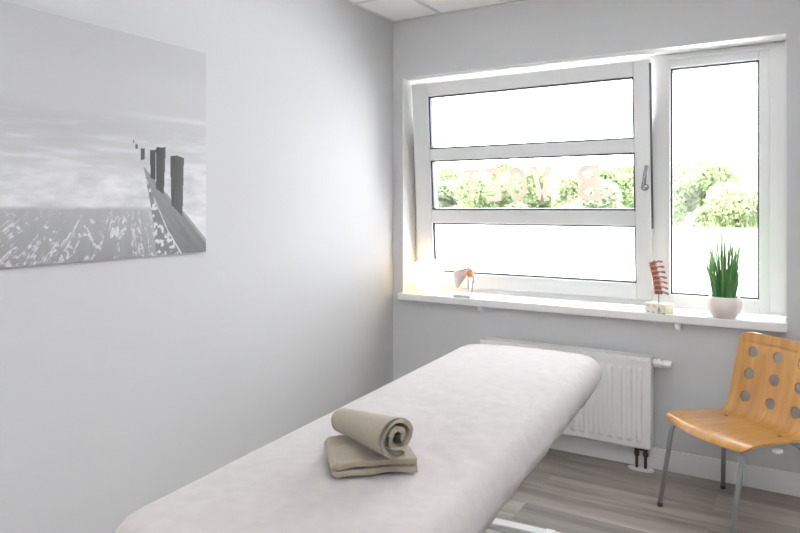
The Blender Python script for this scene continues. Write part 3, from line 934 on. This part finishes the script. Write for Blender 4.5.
for k in range(NV):
    q = (k+.5)/NV
    c0, an = spine_at(q)
    Mx = Matrix.Translation(c0) @ Matrix.Rotation(an, 4, 'Y')
    sc = 1.15 - .12*q
    b_ = MB()
    b_.lathe([(.0145*sc, -.0102), (.0178*sc, -.0088), (.0148*sc, -.002), (.0148*sc, .002), (.0178*sc, .0075), (.0145*sc, .0088)], (0,0,0), 20)
    b_.v = [tuple(Mx @ Vector((x*1.05, y*1.25, z))) for x, y, z in b_.v]
    vb = b_.build('vertebra', M_vert, sm_)
    pr2 = MB()
    pr2.tube([(.012, -.008, .002), (.024, -.010, .003), (.033, -.004, .001)], [.0045, .005, .004], 8)
    pr2.tube([(.012, .008, .002), (.024, .010, .003), (.033, .004, .001)], [.0045, .005, .004], 8)
    pr2.tube([(.032, 0, .002), (.048, 0, -.003), (.066, 0, -.011)], [.003, .006, .0065], 8)
    pr2.tube([(.026, -.010, -.012), (.026, -.010, .012)], .0035, 8)
    pr2.v = [tuple(Mx @ Vector(p)) for p in pr2.v]
    pr2.build('spinous_process', M_proc, vb)
    if k < NV-1:
        c1, an1 = spine_at((k+1.0)/NV)
        Mx = Matrix.Translation(c1) @ Matrix.Rotation(an1, 4, 'Y')
        dsc = MB().lathe([(.014, -.0042), (.0165*sc, -.001), (.0165*sc, .001), (.014, .0042)], (0,0,0), 18)
        dsc.v = [tuple(Mx @ Vector((x*1.05, y*1.25, z))) for x, y, z in dsc.v]
        dsc.build('disc', M_disc, sm_)

# potted grass
pg = empty('potted_grass', (2.052, -.010, ZS))
tag(pg, 'tall green ornamental grass in a round blush white pot on the sill', 'potted plant')
M_pot = mat('blush_ceramic', (.90, .82, .765), .45, noise=(18, .04))
MB().lathe([(.001, .001), (.052, .001), (.058, .005), (.076, .030), (.088, .060), (.090, .082), (.084, .106), (.076, .118), (.073, .118), (.074, .108), (.070, .098), (.001, .096)], (0,0,0), 40, cap=False, k=.95).build('pot', M_pot, pg)
MB().lathe([(.001, .104), (.040, .106), (.071, .100)], (0,0,0), 30, cap=False, k=.95).build('soil', mat('dark_soil', (.05, .04, .03), .9, noise=(90, .5)), pg)
def m_leaf():
    m = bpy.data.materials.new('grass_green'); m.use_nodes = True
    nt = m.node_tree; b = nt.nodes['Principled BSDF']; L = nt.links
    a = nt.nodes.new('ShaderNodeVertexColor'); a.layer_name = 'tint'
    cr = nt.nodes.new('ShaderNodeValToRGB'); e = cr.color_ramp.elements
    e[0].color = (.05, .25, .14, 1); e[1].color = (.42, .50, .12, 1)
    k = e.new(.5); k.color = (.15, .42, .12, 1)
    L.new(a.outputs['Color'], cr.inputs['Fac']); L.new(cr.outputs['Color'], b.inputs['Base Color'])
    b.inputs['Roughness'].default_value = .45
    b.inputs['Subsurface Weight'].default_value = 0
    return m
def grass():
    rnd = random.Random(12)
    vs_, fs_, tint = [], [], []
    for i in range(300):
        a = rnd.uniform(0, 2*math.pi); rr_ = .056*math.sqrt(rnd.random())
        bx, by = rr_*math.cos(a), rr_*math.sin(a)
        tall = rnd.random()
        H = rnd.choice((rnd.uniform(.18, .33), rnd.uniform(.27, .46))) if i > 30 else rnd.uniform(.34, .49)
        H *= 1 - .25*(rr_/.056)**2 if i > 30 else 1
        lean = rr_/.056*rnd.uniform(.02, .115)*(H/.28)*(1 if i > 30 else .5)
        wd = rnd.uniform(.0017, .0032) if i > 30 else .0026
        fa = rnd.uniform(0, math.pi)
        tn = min(1, max(0, rnd.gauss(.38, .2))) + (.35 if i <= 30 else 0)
        o = len(vs_); n_ = 7
        jx, jy = rnd.uniform(-.012, .012), rnd.uniform(-.012, .012)
        for k in range(n_+1):
            t_ = k/n_
            x = bx + math.cos(a)*lean*t_**1.6 + jx*t_*t_; y = by + math.sin(a)*lean*t_**1.6 + jy*t_*t_
            z = .100 + H*t_ 
            hw = wd*(1-t_**2.6*(.85 if i > 30 else .5))
            for sg in (-1, 1): vs_.append((x+sg*hw*math.cos(fa), y+sg*hw*math.sin(fa), z)); tint.append(min(1, tn + .3*t_*t_))
        for k in range(n_): fs_.append((o+2*k, o+2*k+1, o+2*k+3, o+2*k+2))
    # a few loose curling strands over the right of the rim
    for i in range(9):
        o = len(vs_); n_ = 10; a = R(rnd.uniform(-45, 30)); l = rnd.uniform(.07, .12); dz = rnd.uniform(-.10, .10)
        for k in range(n_+1):
            t_ = k/n_
            x = .060*math.cos(a)+l*t_*math.cos(a); y = .060*math.sin(a)+l*t_*math.sin(a)*.5
            z = .110 + .05*math.sin(t_*2.4) + dz*t_**1.5
            for sg in (-1, 1): vs_.append((x, y, z+sg*.0008)); tint.append(.3)
        for k in range(n_): fs_.append((o+2*k, o+2*k+1, o+2*k+3, o+2*k+2))
    g2 = MB().add(vs_, fs_, 0, True).build('grass_blades', m_leaf(), pg, fixn=False)
    at = g2.data.color_attributes.new('tint', 'FLOAT_COLOR', 'POINT')
    at.data.foreach_set('color', np.array([[t_, t_, t_, 1] for t_ in tint], np.float32).ravel())
    g2['kind'] = 'stuff'
    return g2
grass()

# ------------------------------------------------------------------ outside: ground and a row of trees
GZ = -3.2
M_bounce_ground = mat('pale_paving', (.70, .70, .69), .9, noise=(.6, .3))  # ground made very pale to bounce daylight up to the ceiling
structure(MB().box(-60, 60, -60, 90, GZ-.3, GZ).build('ground', M_bounce_ground))
def m_foliage(name, c):
    m = mat(name, c, .7, spec=.2, noise=(.9, .2))
    nt = m.node_tree; b = nt.nodes['Principled BSDF']
    out = [n_ for n_ in nt.nodes if n_.type == 'OUTPUT_MATERIAL'][0]
    tr = nt.nodes.new('ShaderNodeBsdfTranslucent'); tr.inputs[0].default_value = (*c, 1)
    mx = nt.nodes.new('ShaderNodeMixShader'); mx.inputs[0].default_value = .72
    nt.links.new(b.outputs[0], mx.inputs[1]); nt.links.new(tr.outputs[0], mx.inputs[2]); nt.links.new(mx.outputs[0], out.inputs[0])
    return m
M_fol = [m_foliage('foliage_light', (.24, .285, .155)), m_foliage('foliage_mid', (.21, .265, .135)), m_foliage('foliage_dull', (.22, .255, .165))]
M_bark = mat('bark', (.13, .10, .08), .9)
def crown(seed, h_, w_, nleaf=22000):
    rs = np.random.RandomState(seed)
    nb = 16
    cen = np.c_[rs.uniform(-.62, .62, nb)*w_, rs.uniform(-.62, .62, nb)*w_, h_*(.30+.62*rs.rand(nb))]
    cen[:, :2] *= (1.15-.75*((cen[:,2]/h_-.3)/.7)**2)[:,None]
    rad_ = rs.uniform(.26, .44, nb)*w_
    vs_, fs_ = [], []
    for i in range(nleaf):
        b_ = rs.randint(nb); d = rs.normal(size=3); d /= np.linalg.norm(d)
        c0 = cen[b_] + d*rad_[b_]*rs.uniform(.55, 1.05)*np.array([1, 1, .8])
        t_ = rs.normal(size=3); t_ /= np.linalg.norm(t_); u_ = np.cross(t_, d); u_ /= (np.linalg.norm(u_)+1e-6)
        s_ = rs.uniform(.06, .115)
        o = len(vs_)
        vs_ += [c0-t_*s_, c0+u_*s_*.55, c0+t_*s_, c0-u_*s_*.55]
        fs_.append((o, o+1, o+2, o+3))
    return MB().add([tuple(p) for p in vs_], fs_, 0, True)
trees = []
for row, (y, x0, n_, dh) in enumerate(((23, -14.6, 6, .5), (29, -17.4, 6, 1.0), (35, -17.9, 6, 1.6), (42, -21.0, 6, 2.5))):
    for k in range(n_): trees.append((x0 + (5.0 + .32*row)*k, y + .5*math.sin(k*2.1+row), dh + .35*math.sin(k*1.9+row*2.3), (k+row) % 3, row, k))
kinds = ['pale green', 'mid green', 'dull green']
ord_f = ['first','second','third','fourth','fifth','sixth']
row_f = ['nearest', 'second nearest', 'second farthest', 'farthest']
proto = {}
for i, (x, y, dh, kd, row, k_) in enumerate(trees):
    far = False
    key = kd
    if key not in proto:
        root = empty('tree')
        hh = 5.2 if not far else 6.2
        crown(100+kd, hh, 1.95).build('crown', M_fol[kd], root, fixn=False)
        MB().tube([(0,0,0), (.05,0,1.4), (-.04,.05,2.6), (.05,0,hh*.75)], [.17,.13,.10,.04], 10).build('trunk', M_bark, root)
        proto[key] = root
    else:
        src = proto[key]
        root = src.copy(); COL.objects.link(root)
        for c_ in src.children:
            d = c_.copy(); COL.objects.link(d); d.parent = root
    hh = 5.2 if not far else 6.2
    k = (hh+dh)/hh
    root.location = (x, y, GZ); root.rotation_euler = (0, 0, i*1.7); root.scale = (k, k, k)
    tag(root, '%s leafy tree outside, %s from the left in the %s row' % (kinds[kd], ord_f[k_], row_f[row]), 'tree', 'trees beyond the window')
